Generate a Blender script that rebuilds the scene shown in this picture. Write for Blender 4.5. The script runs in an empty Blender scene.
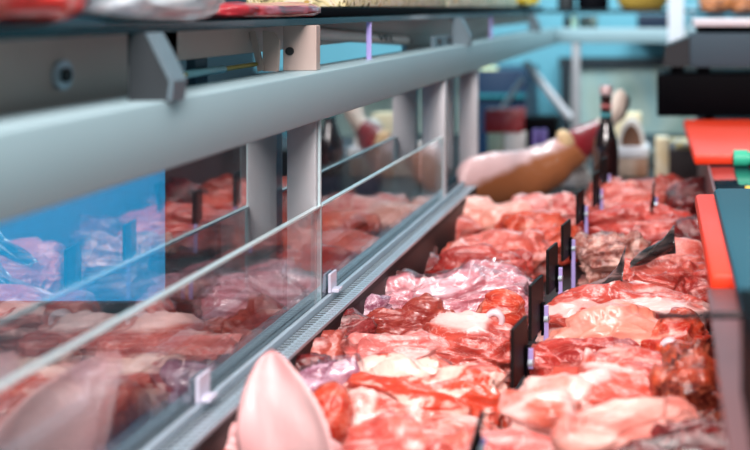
import bpy, bmesh, math, random
from mathutils import Vector, Matrix, noise, Euler
PI = math.pi
random.seed(5)
SC = bpy.context.scene
COL = SC.collection
CZ = 1.35            # camera height above the shop floor (m); heights below are given from it
F = 1042.0           # focal length in pixels
VX, VY = 671.0, 7.0  # vanishing point of the counter in the picture
DECK = -0.465

def sx(x, Y): return (x - VX) / F * Y
def sz(y, Y): return -(y - VY) / F * Y

# ------------------------------------------------------------------ colours / materials
def lin(c):
    def f(u):
        u /= 255.0
        return u / 12.92 if u <= 0.04045 else ((u + 0.055) / 1.055) ** 2.4
    return (f(c[0]), f(c[1]), f(c[2]), 1.0)

def new_mat(name):
    m = bpy.data.materials.new(name); m.use_nodes = True
    nt = m.node_tree
    b = nt.nodes['Principled BSDF']
    return m, nt, b

def plain(name, c, rough=0.5, metal=0.0, var=0.08, scale=30, bump=0.0, coat=0.0, emit=None, spec=0.5):
    m, nt, b = new_mat(name)
    tc = nt.nodes.new('ShaderNodeTexCoord')
    n = nt.nodes.new('ShaderNodeTexNoise'); n.inputs['Scale'].default_value = scale; n.inputs['Detail'].default_value = 4
    nt.links.new(tc.outputs['Object'], n.inputs['Vector'])
    mx = nt.nodes.new('ShaderNodeMix'); mx.data_type = 'RGBA'
    a = lin(c)
    mx.inputs[6].default_value = tuple(x * (1 - var) for x in a[:3]) + (1,)
    mx.inputs[7].default_value = tuple(min(1, x * (1 + var)) for x in a[:3]) + (1,)
    nt.links.new(n.outputs['Fac'], mx.inputs[0])
    nt.links.new(mx.outputs[2], b.inputs['Base Color'])
    b.inputs['Roughness'].default_value = rough
    b.inputs['Metallic'].default_value = metal
    b.inputs['Coat Weight'].default_value = coat
    b.inputs['Specular IOR Level'].default_value = spec
    if bump:
        bp = nt.nodes.new('ShaderNodeBump'); bp.inputs['Strength'].default_value = bump; bp.inputs['Distance'].default_value = 0.004
        nt.links.new(n.outputs['Fac'], bp.inputs['Height']); nt.links.new(bp.outputs[0], b.inputs['Normal'])
    if emit:
        b.inputs['Emission Color'].default_value = a; b.inputs['Emission Strength'].default_value = emit
    return m

def blotch(name, cols, scale=12, dist=2.0, stretch=(1, 1, 1), rough=0.5, coat=0.0):
    """several colours in irregular patches (printed packs, cheese rind)"""
    m, nt, b = new_mat(name)
    tc = nt.nodes.new('ShaderNodeTexCoord')
    mp = nt.nodes.new('ShaderNodeMapping'); mp.inputs['Scale'].default_value = stretch
    nt.links.new(tc.outputs['Object'], mp.inputs[0])
    n = nt.nodes.new('ShaderNodeTexNoise'); n.inputs['Scale'].default_value = scale; n.inputs['Detail'].default_value = 3; n.inputs['Distortion'].default_value = dist
    nt.links.new(mp.outputs[0], n.inputs['Vector'])
    r = nt.nodes.new('ShaderNodeValToRGB'); r.color_ramp.interpolation = 'LINEAR'
    els = r.color_ramp.elements
    k = len(cols)
    for i in range(k):
        p = 0.32 + 0.36 * i / max(1, k - 1)
        e = els[i] if i < 2 else els.new(p)
        e.position = p; e.color = lin(cols[i])
    nt.links.new(n.outputs['Fac'], r.inputs[0]); nt.links.new(r.outputs[0], b.inputs['Base Color'])
    b.inputs['Roughness'].default_value = rough; b.inputs['Coat Weight'].default_value = coat
    return m

def glass(name, tint, refl, rough=0.0, ior=4.0, gcol=(1, 1, 1), gain=0.8):
    """a pane: lets light straight through, mirrors more at grazing angles"""
    m = bpy.data.materials.new(name); m.use_nodes = True
    nt = m.node_tree; nt.nodes.clear()
    out = nt.nodes.new('ShaderNodeOutputMaterial')
    t = nt.nodes.new('ShaderNodeBsdfTransparent'); t.inputs[0].default_value = tint + (1,)
    g = nt.nodes.new('ShaderNodeBsdfGlossy'); g.inputs['Roughness'].default_value = rough; g.inputs[0].default_value = gcol + (1,)
    lw = nt.nodes.new('ShaderNodeLayerWeight'); lw.inputs['Blend'].default_value = 0.5
    fr = nt.nodes.new('ShaderNodeMath'); fr.operation = 'POWER'; fr.inputs[1].default_value = ior
    nt.links.new(lw.outputs['Facing'], fr.inputs[0])
    ma = nt.nodes.new('ShaderNodeMath'); ma.operation = 'MULTIPLY_ADD'
    ma.inputs[1].default_value = gain; ma.inputs[2].default_value = refl; ma.use_clamp = True
    mx = nt.nodes.new('ShaderNodeMixShader')
    nt.links.new(fr.outputs[0], ma.inputs[0]); nt.links.new(ma.outputs[0], mx.inputs[0])
    nt.links.new(t.outputs[0], mx.inputs[1]); nt.links.new(g.outputs[0], mx.inputs[2])
    nt.links.new(mx.outputs[0], out.inputs[0])
    return m

def meat_mat(name, lean, deep, fat, fat_amt=0.35, scale=18, stretch=(1, 1, 1), veins=0.5, rough=0.3, cap=0.0, streak=0.0, sheen=0.5, soft=0.13):
    """wet muscle: two reds in clouds, patches of fat, thin fat veins, optional fat cap on top"""
    m, nt, b = new_mat(name)
    L = nt.links
    q = 1.08 if lean[1] < 120 else .97
    lean = (lean[0], lean[1] * q, lean[2]); deep = (deep[0], deep[1] * q, deep[2]); fat = (fat[0], fat[1] * .965, fat[2] * .985)
    tc = nt.nodes.new('ShaderNodeTexCoord')
    oi = nt.nodes.new('ShaderNodeObjectInfo')
    rnd = nt.nodes.new('ShaderNodeMath'); rnd.operation = 'MULTIPLY'; rnd.inputs[1].default_value = 37.0
    L.new(oi.outputs['Random'], rnd.inputs[0])
    add = nt.nodes.new('ShaderNodeVectorMath'); add.operation = 'ADD'
    L.new(tc.outputs['Object'], add.inputs[0]); L.new(rnd.outputs[0], add.inputs[1])
    mp = nt.nodes.new('ShaderNodeMapping'); mp.inputs['Scale'].default_value = stretch
    L.new(add.outputs[0], mp.inputs[0])
    def nz(s, det=5, dis=1.0, vec=None):
        n = nt.nodes.new('ShaderNodeTexNoise'); n.inputs['Scale'].default_value = s
        n.inputs['Detail'].default_value = det; n.inputs['Distortion'].default_value = dis; n.inputs['Roughness'].default_value = 0.6
        L.new((vec or mp.outputs[0]), n.inputs['Vector']); return n
    def ramp(src, p0, p1):
        r = nt.nodes.new('ShaderNodeMapRange'); r.inputs[1].default_value = p0; r.inputs[2].default_value = p1
        r.interpolation_type = 'SMOOTHSTEP'
        L.new(src, r.inputs[0]); return r.outputs[0]
    def mix(f, a, c):
        mx = nt.nodes.new('ShaderNodeMix'); mx.data_type = 'RGBA'
        L.new(f, mx.inputs[0])
        for s, i in ((a, 6), (c, 7)):
            if isinstance(s, tuple): mx.inputs[i].default_value = s
            else: L.new(s, mx.inputs[i])
        return mx.outputs[2]
    n1 = nz(scale, 6, 1.2)
    col = mix(ramp(n1.outputs['Fac'], 0.35, 0.65), lin(deep), lin(lean))
    n2 = nz(scale * 0.7, 5, 2.2)
    t = 0.72 - 0.42 * fat_amt
    col = mix(ramp(n2.outputs['Fac'], t - soft * 0.5, t + soft), col, lin(fat))
    if veins:
        n3 = nz(scale * 1.5, 3, 3.0)
        s1 = nt.nodes.new('ShaderNodeMath'); s1.operation = 'SUBTRACT'; s1.inputs[1].default_value = 0.5; L.new(n3.outputs['Fac'], s1.inputs[0])
        s2 = nt.nodes.new('ShaderNodeMath'); s2.operation = 'ABSOLUTE'; L.new(s1.outputs[0], s2.inputs[0])
        v = ramp(s2.outputs[0], 0.022, 0.0)
        v2 = nt.nodes.new('ShaderNodeMath'); v2.operation = 'MULTIPLY'; v2.inputs[1].default_value = veins; L.new(v, v2.inputs[0])
        col = mix(v2.outputs[0], col, lin(fat))
    if streak:
        w = nt.nodes.new('ShaderNodeTexWave'); w.bands_direction = 'Z'; w.inputs['Scale'].default_value = streak
        w.inputs['Distortion'].default_value = 6.0; w.inputs['Detail'].default_value = 3.0; w.inputs['Detail Scale'].default_value = 1.2
        L.new(add.outputs[0], w.inputs['Vector'])
        col = mix(ramp(w.outputs['Fac'], 0.55, 0.8), col, lin(fat))
    if cap:
        gx = nt.nodes.new('ShaderNodeSeparateXYZ'); L.new(tc.outputs['Generated'], gx.inputs[0])
        nn = nz(scale * 0.5, 3, 0.5)
        am = nt.nodes.new('ShaderNodeMath'); am.operation = 'MULTIPLY_ADD'; am.inputs[1].default_value = 0.5
        L.new(nn.outputs['Fac'], am.inputs[0]); L.new(gx.outputs[2], am.inputs[2])
        col = mix(ramp(am.outputs[0], 1.25 - cap * 0.8, 1.32 - cap * 0.8), col, lin(fat))
    L.new(col, b.inputs['Base Color'])
    b.inputs['Roughness'].default_value = rough
    b.inputs['Coat Weight'].default_value = sheen; b.inputs['Coat Roughness'].default_value = 0.18
    n4 = nz(scale * 4, 4, 0.6)
    bp = nt.nodes.new('ShaderNodeBump'); bp.inputs['Strength'].default_value = 0.6; bp.inputs['Distance'].default_value = 0.004
    L.new(n4.outputs['Fac'], bp.inputs['Height']); L.new(bp.outputs[0], b.inputs['Normal'])
    L.new(bp.outputs[0], b.inputs['Coat Normal'])
    return m

M = {}
M['alu'] = plain('painted_aluminium', (150, 180, 188), 0.42, 0.1, 0.03, 12)
M['post'] = plain('post_metal', (196, 198, 202), 0.45, 0.3, 0.03, 14)
M['steel'] = plain('brushed_steel', (186, 204, 216), 0.32, 0.45, 0.06, 20)
M['darksteel'] = plain('dark_steel', (66, 78, 90), 0.35, 0.6, 0.08, 20)
M['bedge'] = plain('bracket_metal', (104, 124, 134), 0.45, 0.2, 0.05, 20)
M['slot'] = plain('dark_slot', (22, 26, 30), 0.6)
M['brown'] = plain('brown_grey_plate', (190, 172, 164), 0.5, 0.2, 0.06, 8)
M['deck'] = plain('steel_deck', (22, 22, 25), 0.5, 0.0, 0.08, 10)
M['body'] = plain('case_body', (70, 76, 82), 0.5)
M['sidepanel'] = plain('back_panel', (120, 84, 86), 0.45, 0.1, 0.04, 10)
M['ledge'] = plain('dark_glass_ledge', (38, 66, 78), 0.06, 0.0, 0.05, 5, coat=0.6)
M['red'] = plain('red_board', (246, 62, 26), 0.42, 0, 0.05, 6)
M['teal'] = plain('teal_board', (10, 80, 98), 0.45, 0, 0.05, 6)
M['black'] = plain('black_plastic', (4, 4, 8), 0.6, 0, 0.1, 20, spec=0.05)
M['chalk'] = plain('blackboard', (9, 9, 11), 0.55, 0, 0.6, 60, spec=.25)
M['grey'] = plain('grey_plastic', (66, 86, 98), 0.6, 0, 0.04, 10, spec=.2)
M['grey2'] = plain('dark_grey_plastic', (50, 56, 60), 0.6, 0, 0.04, 10, spec=.2)
M['white'] = plain('white_paint', (225, 228, 236), 0.4, 0, 0.03, 10)
M['lav'] = plain('lavender_plastic', (176, 164, 226), 0.25, 0, 0.04, 20, coat=0.5)
M['edge'] = plain('polished_glass_edge', (196, 220, 224), 0.25, 0, 0.03, 20, coat=0.4)
M['teal_edge'] = plain('shelf_glass_edge', (8, 36, 44), 0.2, 0, 0.2, 12, coat=0.4)
M['pane'] = glass('front_glass', (0.72, 0.78, 0.8), 0.28, 0.0, 3.0, (0.96, 0.97, 0.98), 0.75)
M['guard'] = glass('guard_glass', (0.9, 0.93, 0.94), 0.17, 0.0, 3.0, (0.86, 0.90, 0.91), 0.5)
M['shelf'] = glass('shelf_glass', (0.35, 0.5, 0.52), 0.1, 0.02, 5.0)
M['film'] = glass('cling_film', (0.98, 0.97, 0.98), 0.05, 0.14, 5.0, (1, 1, 1), 0.5)
M['green'] = plain('mint_green', (58, 200, 160), 0.4)
M['yellow'] = plain('yellow_plastic', (245, 205, 40), 0.4)
M['blue'] = plain('blue_panel', (46, 180, 240), 0.5, 0, 0.3, 5, emit=1.9)  # glow added so the blue shows through the glass
M['bottle'] = plain('dark_bottle_glass', (30, 14, 15), 0.08, 0, 0.1, 10, coat=1.0)
M['bot_label'] = plain('bottle_label', (44, 28, 60), 0.5)
M['capred'] = plain('neck_band', (190, 110, 110), 0.4)
M['captop'] = plain('bottle_cap', (205, 180, 180), 0.3, 0.2)
M['tealband'] = plain('teal_band', (60, 150, 160), 0.4)
M['bone'] = plain('bone', (226, 206, 212), 0.35, 0, 0.12, 60, coat=0.3)
M['marrow'] = plain('marrow', (205, 120, 112), 0.4, 0, 0.3, 80, coat=0.4)
M['cord'] = plain('cord_dark', (30, 26, 30), 0.5)

PK = dict
G = (.42, 1, 1)
M['rosy'] = meat_mat('rosy_pork', (220, 100, 92), (182, 56, 52), (244, 196, 186), 0.36, 24, G, 0.5)
M['pale'] = meat_mat('pale_pork', (226, 132, 122), (204, 90, 82), (246, 208, 198), 0.56, 22, G, 0.5)
M['fatty'] = meat_mat('fat_slab', (218, 104, 90), (194, 62, 52), (248, 212, 200), 0.68, 20, G, 0.4)
M['lean'] = meat_mat('lean_red', (202, 66, 60), (150, 32, 32), (234, 160, 148), 0.24, 24, G, 0.6)
M['orange'] = meat_mat('orange_red', (222, 82, 56), (180, 44, 34), (240, 176, 152), 0.28, 22, G, 0.5, 0.26)
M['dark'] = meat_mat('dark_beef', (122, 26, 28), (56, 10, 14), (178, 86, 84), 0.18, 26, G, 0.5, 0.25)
M['liver'] = meat_mat('brown_red', (184, 78, 68), (140, 42, 40), (222, 150, 140), 0.22, 22, G, 0.3, 0.22)
M['silver'] = meat_mat('silverskin', (212, 138, 146), (186, 88, 96), (238, 206, 210), 0.46, 30, (.35, 1, 1), 0.9, 0.22, sheen=0.8)
M['purple'] = meat_mat('purple_film', (176, 122, 142), (134, 70, 92), (222, 192, 206), 0.40, 30, (.4, 1, 1), 0.8, 0.2, sheen=0.8)
M['skin'] = meat_mat('pork_skin', (236, 160, 136), (218, 122, 96), (246, 208, 194), 0.46, 8, G, 0.0, 0.36, soft=0.3)
M['ear'] = meat_mat('ear_skin', (238, 196, 190), (232, 170, 166), (246, 214, 208), 0.5, 8, (1, 1, .3), 0.0, 0.42, soft=0.3, sheen=0.25)
M['cream'] = meat_mat('cream_fat_roll', (230, 156, 138), (210, 106, 92), (244, 200, 184), 0.42, 18, G, 0.15, 0.34, soft=0.2)
M['strip'] = meat_mat('streaky', (214, 90, 82), (178, 54, 50), (244, 204, 194), 0.32, 20, (.3, 1, 1), 0.4, streak=10)
M['capfat'] = meat_mat('fat_capped', (210, 84, 74), (168, 48, 44), (246, 208, 198), 0.36, 20, G, 0.5, cap=0.16)
M['ribspot'] = meat_mat('fat_with_lean_ovals', (210, 72, 52), (188, 52, 40), (248, 208, 190), 0.60, 15, (.9, 1, 1), 0.15, soft=0.04)
M['ragged'] = meat_mat('ragged_bone_meat', (178, 88, 78), (100, 46, 46), (228, 190, 172), 0.46, 32, (.7, 1, 1), 0.8)
M['shaded_bone'] = meat_mat('dark_orange_bone_meat', (190, 62, 34), (78, 16, 13), (230, 132, 96), 0.28, 24, (.7, 1, 1), 0.6)  # orange meat with ledge shade and red board bounce put into its colour

# ------------------------------------------------------------------ mesh helpers
def bm_box(bm, x0, x1, y0, y1, z0, z1, bev=0.0, seg=2):
    t = bmesh.new()
    bmesh.ops.create_cube(t, size=1.0)
    for v in t.verts:
        v.co = Vector(((x0 + x1) / 2 + v.co.x * (x1 - x0), (y0 + y1) / 2 + v.co.y * (y1 - y0), (z0 + z1) / 2 + v.co.z * (z1 - z0)))
    if bev:
        bmesh.ops.bevel(t, geom=t.edges[:], offset=bev, segments=seg, profile=0.5, affect='EDGES')
    me = bpy.data.meshes.new('t'); t.to_mesh(me); t.free(); bm.from_mesh(me); bpy.data.meshes.remove(me)

def bm_tube(bm, p0, p1, r0, r1=None, n=20, cap=True):
    r1 = r0 if r1 is None else r1
    p0, p1 = Vector(p0), Vector(p1)
    d = (p1 - p0).normalized()
    a = d.orthogonal().normalized(); b = d.cross(a)
    A = [bm.verts.new(p0 + (a * math.cos(2 * PI * i / n) + b * math.sin(2 * PI * i / n)) * r0) for i in range(n)]
    B = [bm.verts.new(p1 + (a * math.cos(2 * PI * i / n) + b * math.sin(2 * PI * i / n)) * r1) for i in range(n)]
    for i in range(n): bm.faces.new((A[i], A[(i + 1) % n], B[(i + 1) % n], B[i]))
    if cap: bm.faces.new(A[::-1]); bm.faces.new(B)

def bm_lathe(bm, prof, n=28, c=(0, 0, 0)):
    rings = []
    for r, z in prof:
        rings.append([bm.verts.new((c[0] + r * math.cos(2 * PI * i / n), c[1] + r * math.sin(2 * PI * i / n), c[2] + z)) for i in range(n)])
    for k in range(len(rings) - 1):
        for i in range(n):
            bm.faces.new((rings[k][i], rings[k][(i + 1) % n], rings[k + 1][(i + 1) % n], rings[k + 1][i]))
    bm.faces.new(rings[0][::-1]); bm.faces.new(rings[-1])

def bm_prism(bm, pts, axis, a0, a1):
    """extrude a closed outline; axis 'y': pts are (x,z), axis 'x': pts are (y,z)"""
    def mk(p, a): return (p[0], a, p[1]) if axis == 'y' else (a, p[0], p[1])
    A = [bm.verts.new(mk(p, a0)) for p in pts]; B = [bm.verts.new(mk(p, a1)) for p in pts]
    n = len(pts)
    for i in range(n): bm.faces.new((A[i], A[(i + 1) % n], B[(i + 1) % n], B[i]))
    bm.faces.new(A[::-1]); bm.faces.new(B)

def link(name, bm, mat, parent=None, smooth=False, loc=None, rot=None):
    bmesh.ops.recalc_face_normals(bm, faces=bm.faces[:])
    me = bpy.data.meshes.new(name); bm.to_mesh(me); bm.free()
    if isinstance(mat, (list, tuple)):
        for k in mat: me.materials.append(k)
    else: me.materials.append(mat)
    if smooth:
        for p in me.polygons: p.use_smooth = True
    o = bpy.data.objects.new(name, me); COL.objects.link(o)
    if parent: o.parent = parent
    if loc: o.location = loc
    if rot: o.rotation_euler = rot
    return o

def auto_smooth(o, deg=35):
    me = o.data
    for p in me.polygons: p.use_smooth = True
    bm = bmesh.new(); bm.from_mesh(me)
    for e in bm.edges:
        if len(e.link_faces) == 2 and e.calc_face_angle(0) > math.radians(deg): e.smooth = False
    bm.to_mesh(me); bm.free()

def tag(o, label, cat, group=None):
    o['label'] = label; o['category'] = cat
    if group: o['group'] = group
    return o

def thing(name, label, cat, loc=(0, 0, 0), rot=(0, 0, 0), group=None):
    o = bpy.data.objects.new(name, None); COL.objects.link(o)
    o.location = loc; o.rotation_euler = rot; o.empty_display_size = 0.05
    return tag(o, label, cat, group)

def struct(o): o['kind'] = 'structure'; return o

def box_part(name, parent, mat, x0, x1, y0, y1, z0, z1, bev=0.0):
    """part in the parent's own coordinates"""
    bm = bmesh.new(); bm_box(bm, x0, x1, y0, y1, z0, z1, bev)
    o = link(name, bm, mat, parent)
    if bev: auto_smooth(o)
    return o

def box_thing(name, label, cat, mat, x0, x1, y0, y1, z0, z1, bev=0.003, group=None, yaw=0):
    cx, cy = (x0 + x1) / 2, (y0 + y1) / 2
    bm = bmesh.new(); bm_box(bm, x0 - cx, x1 - cx, y0 - cy, y1 - cy, 0, z1 - z0, bev)
    o = link(name, bm, mat, None, loc=(cx, cy, z0), rot=(0, 0, yaw))
    auto_smooth(o)
    return tag(o, label, cat, group)

# ------------------------------------------------------------------ setting
bm = bmesh.new(); bm_box(bm, -3, 2.6, -1.2, 5.2, -0.05, 0); struct(link('floor', bm, plain('floor_tiles', (44, 48, 52), 0.4, 0, 0.15, 3)))
WB = 4.9
m_wall = plain('teal_wall', (100, 168, 186), 0.6, 0, 0.22, 2.5)
bm = bmesh.new(); bm_box(bm, -3, 2.6, WB, WB + .1, 0, 2.8); struct(link('wall_back', bm, m_wall))
bm = bmesh.new(); bm_box(bm, -2.05, -1.95, -1.2, 4.9, 0, 2.8); struct(link('wall_left', bm, plain('dark_left_wall', (38, 52, 60), 0.6, 0, 0.3, 2)))
bm = bmesh.new(); bm_box(bm, -1.95, -.70, WB - .02, WB - .001, 0, CZ - .30); struct(link('added_backing_1', bm, plain('added_dark_backing', (22, 32, 40), 0.6)))  # dark panel added low on the wall to deepen the glass reflections
# hatch window with dark frame in the back wall
win = struct(link('window_1', (lambda b: (bm_box(b, sx(572, WB), .75, WB - .03, WB - .005, .55, CZ + sz(66, WB)), b)[1])(bmesh.new()),
     blotch('frosted_pane', [(138, 162, 154), (172, 188, 178), (150, 180, 180)], 5, 1.0, (1, 1, .6), 0.35)))
bm = bmesh.new()
bm_box(bm, sx(560, WB), .8, WB - .06, WB - .02, CZ + sz(66, WB), CZ + sz(57, WB))
bm_box(bm, sx(562, WB), sx(572, WB), WB - .06, WB - .02, .5, CZ + sz(66, WB))
link('window_frame', bm, plain('dark_frame', (30, 40, 48), 0.5), win)

# ------------------------------------------------------------------ display case
case = thing('display_case', 'long refrigerated meat counter with pale metal rail, posts and mirror-like front glass', 'display case', (0, 0, 0))
XR0, XR1 = -0.48, -0.42
Y0, Y1 = 0.42, 3.84
# body under the deck
box_part('case_body', case, M['body'], -0.49, 0.55, Y0, Y1, 0.0, CZ + DECK - .012)
box_part('deck', case, M['deck'], -0.395, 0.068, Y0 + .02, Y1 - .02, CZ + DECK - .012, CZ + DECK)
box_part('front_apron', case, M['deck'], -0.49, -0.396, Y0, 2.12, CZ + DECK - .012, CZ - .375)
# handrail
box_part('rail', case, M['alu'], XR0, XR1, Y0 - .2, Y1, CZ - .1365, CZ - .078, 0.003)
box_part('cross_rail', case, M['alu'], XR1, .62, 3.78, Y1, CZ - .131, CZ - .077, 0.003)
def post(y, w=0.0355, d=0.02):
    o = box_part('post', case, M['post'], -0.4655, -0.4655 + w, y, y + d, CZ - .39, CZ - .1365, 0.0015)
    return o
post(1.262); post(1.948, .043); post(2.286, .04)
# upper lengths of the posts, between rail and shelf
bm = bmesh.new(); bm_box(bm, -.475, -.434, 1.275, 1.29, CZ - .0779, CZ - .0225, .001); link('upper_post', bm, M['brown'], case)
bm = bmesh.new(); bm_tube(bm, (-.466, 1.275, CZ - .054), (-.466, 1.272, CZ - .054), .005, n=16); link('bolt', bm, M['slot'], case)
# brown-grey plates under the shelf
bm = bmesh.new(); bm_box(bm, -.512, -.502, .45, 1.06, CZ - .138, CZ - .024, .001); link('upper_panel', bm, M['brown'], case)
bm = bmesh.new(); bm_box(bm, -.512, -.502, .961, 3.7, CZ - .055, CZ - .024, .001); link('upper_panel', bm, M['brown'], case)
bm = bmesh.new(); bm_box(bm, -.512, -.502, 1.98, 2.9, CZ - .138, CZ - .0551, .001); link('upper_panel', bm, M['brown'], case)
bm = bmesh.new(); bm_box(bm, -.512, -.502, 1.10, 1.13, CZ - .138, CZ - .0551, .001); link('upper_panel', bm, M['grey'], case)
Yh = .502 * F / 611
for yy, zz in ((Yh, sz(75, Yh)),):
    bm = bmesh.new(); bm_tube(bm, (-.502, yy, CZ + zz), (-.498, yy, CZ + zz), .0125, n=24); w = link('washer', bm, M['steel'], case)
    bm = bmesh.new(); bm_tube(bm, (-.498, yy, CZ + zz), (-.495, yy, CZ + zz), .006, n=18); link('bolt', bm, M['slot'], w)
bm = bmesh.new(); bm_tube(bm, (-.494, .99, CZ - .0695), (-.494, 1.24, CZ - .068), .0026, n=12); hs_ = link('hose', bm, plain('olive_hose', (190, 170, 80), .4), case, True)
bm = bmesh.new(); bm_tube(bm, (-.494, 1.06, CZ - .069), (-.494, 1.15, CZ - .0685), .0042, n=12); link('hose_sleeve', bm, plain('pale_sleeve', (150, 205, 215), .4), hs_, True)
# hinge behind the first post
bm = bmesh.new()
bm_prism(bm, [(-.502, CZ - .03), (-.495, CZ - .028), (-.485, CZ - .075), (-.492, CZ - .077)], 'y', 1.24, 1.244)
bm_prism(bm, [(-.488, CZ - .028), (-.474, CZ - .03), (-.468, CZ - .04), (-.470, CZ - .077), (-.488, CZ - .077)], 'y', 1.245, 1.25)
link('hinge', bm, M['brown'], case)
# brackets carrying the shelf
def bracket(y, red=False):
    bm = bmesh.new()
    P = [(-.452, CZ - .022), (-.437, CZ - .022), (-.428, CZ - .04), (-.417, CZ - .062), (-.419, CZ - .078), (-.428, CZ - .094), (-.452, CZ - .094)]
    bm_prism(bm, P, 'y', y, y + .01)
    o = link('bracket', bm, M['grey2'] if red else M['bedge'], case)
    bm = bmesh.new()
    P2 = [(-.437, CZ - .0215), (-.428, CZ - .04), (-.417, CZ - .062), (-.419, CZ - .078), (-.4155, CZ - .079), (-.4135, CZ - .0615), (-.425, CZ - .038), (-.434, CZ - .0215)]
    bm_prism(bm, P2, 'y', y - .002, y + .022); link('bracket_edge', bm, M['bedge'], o)
    return o
bracket(.868, True); bk = bracket(2.15); bracket(3.3)
bm = bmesh.new(); bm_box(bm, -.457, -.45, 1.98, 2.148, CZ - .084, CZ - .056, .001); pl = link('mounting_plate', bm, M['bedge'], case)
for yy in (2.02, 2.11):
    bm = bmesh.new(); bm_tube(bm, (-.45, yy, CZ - .068), (-.446, yy, CZ - .068), .006, n=16); link('bolt', bm, M['slot'], pl)
# struts at the far end
bm = bmesh.new(); bm_tube(bm, (sx(525, 3.7), 3.7, CZ + sz(62, 3.7)), (sx(570, 3.7), 3.7, CZ + sz(118, 3.7)), .014, n=14); link('strut', bm, M['white'], case)
bm = bmesh.new(); bm_tube(bm, (sx(523, 3.72), 3.72, CZ + sz(78, 3.72)), (sx(497, 3.72), 3.72, CZ + sz(116, 3.72)), .010, n=14); link('strut', bm, M['bone'], case)
bm = bmesh.new(); bm_box(bm, sx(572, 3.79), sx(580, 3.79), 3.785, 3.815, CZ + DECK, CZ - .131, .002); link('end_post', bm, M['post'], case)
bm = bmesh.new(); bm_box(bm, sx(668, 3.79), sx(684, 3.79), 3.75, 3.779, CZ - .15, CZ + .6, .002); link('upright', bm, M['white'], case)
# front glass, grille, slot
box_part('front_glass', case, M['pane'], -.4755, -.4715, Y0, 2.34, CZ - .372, CZ - .138)
# slot strip between glass and grille
bm = bmesh.new()
bm_box(bm, -.4695, -.446, Y0, 2.12, CZ - .374, CZ - .366)
link('trough', bm, M['darksteel'], case)
bm = bmesh.new()
bm_box(bm, -.438, -.432, Y0, 2.12, CZ - .374, CZ - .354, .0008)
link('glass_channel', bm, M['darksteel'], case)
bm = bmesh.new(); bm_box(bm, -.425, -.4195, Y0, 2.12, CZ - .374, CZ - .355, .0008)
link('channel_lip', bm, M['steel'], case)
bm = bmesh.new()
bm_box(bm, -.419, -.396, Y0, 2.12, CZ - .376, CZ - .3635)
gr = link('vent_grille', bm, M['slot'], case)
bm = bmesh.new()
y = Y0
while y < 2.112:
    bm_box(bm, -.4185, -.4085, y, y + .0026, CZ - .3634, CZ - .3628)
    bm_box(bm, -.4065, -.3965, y, y + .0052, CZ - .3634, CZ - .3626)
    y += .0088
bm_box(bm, -.4085, -.4065, Y0, 2.12, CZ - .3634, CZ - .3624)
bm_box(bm, -.3965, -.395, Y0, 2.12, CZ - .366, CZ - .3622)
link('grille_fins', bm, M['steel'], gr)
# back wall of the well and the serving ledge on the staff side
box_part('back_panel', case, M['sidepanel'], .0685, .09, Y0, 2.66, CZ + DECK - .01, CZ - .285)
led = box_part('ledge', case, M['ledge'], .066, .62, Y0 - .1, 2.66, CZ - .285, CZ - .27, .002)
box_part('ledge_plate', case, M['sidepanel'], .034, .4, Y0 - .1, .978, CZ - .2699, CZ - .264, .001)
box_part('ledge_trim', case, M['sidepanel'], .062, .0659, Y0 - .1, 2.66, CZ - .29, CZ - .2695)

# low glass guards standing in the channel
def guard(y0, y1, label):
    t = thing('glass_guard', label, 'glass guard', (-.4285, (y0 + y1) / 2, CZ - .366), group='low glass guards along the grille')
    h = .366 - .2435; d = (y1 - y0) / 2
    box_part('pane', t, M['guard'], -.003, .003, -d, d, 0, h)
    bm = bmesh.new()
    bm_box(bm, -.0032, .0032, -d, d, h, h + .0022); 
    link('top_edge', bm, M['edge'], t)
    bm = bmesh.new(); bm_box(bm, -.0032, .0032, d, d + .0015, 0, h + .0022); link('end_edge', bm, M['edge'], t)
guard(.45, 1.266, 'nearest low glass guard along the grille, up to the first post')
guard(1.272, 1.945, 'far low glass guard along the grille, between first and second posts')
# the tall bright edge strip on the first post
bm = bmesh.new(); bm_box(bm, -.4295, -.4265, 1.2675, 1.2715, CZ - .356, CZ - .137); link('edge_strip', bm, M['edge'], case)
for k, (yc, lb) in enumerate(((.94, 'clear plastic clip holding the nearest glass guard low on the grille'), (1.30, 'clear plastic clip at the foot of the first post'))):
    bm = bmesh.new(); bm_box(bm, -.4245, -.4205, -.012 + yc, .012 + yc, CZ - .3545, CZ - .330, .0015)
    bm_box(bm, -.4245, -.412, -.008 + yc, .008 + yc, CZ - .3545, CZ - .350, .001)
    tag(link('glass_clip', bm, plain('frosted_clip%d' % k, (206, 206, 224), .25, 0, .04, 30, coat=.5)), lb, 'clip', 'clips on the glass guards')

# glass shelf on top
shelf = thing('glass_shelf', 'long glass shelf with dark teal edge above the metal rail', 'shelf', (-.64, 2.1, CZ - .022))
box_part('shelf_panel', shelf, M['shelf'], -.2, .19, -1.75, 1.7, 0, .008)
box_part('front_edge', shelf, M['teal_edge'], .1902, .194, -1.75, 1.7, 0, .008)
box_part('cross_panel', shelf, M['teal_edge'], .19, 1.2, 1.68, 1.98, 0, .012)

# lavender pins between rail and shelf
for yy, lb in ((1.55, 'lavender plastic ticket holder standing on rail, nearer of two'), (2.6, 'lavender plastic ticket holder standing on rail, farther of two')):
    bm = bmesh.new(); bm_box(bm, -.4535, -.446, yy, yy + .003, CZ - .0785, CZ - .022, .0008)
    tag(link('ticket_holder', bm, M['lav']), lb, 'ticket holder', 'ticket holders on the rail')

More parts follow.
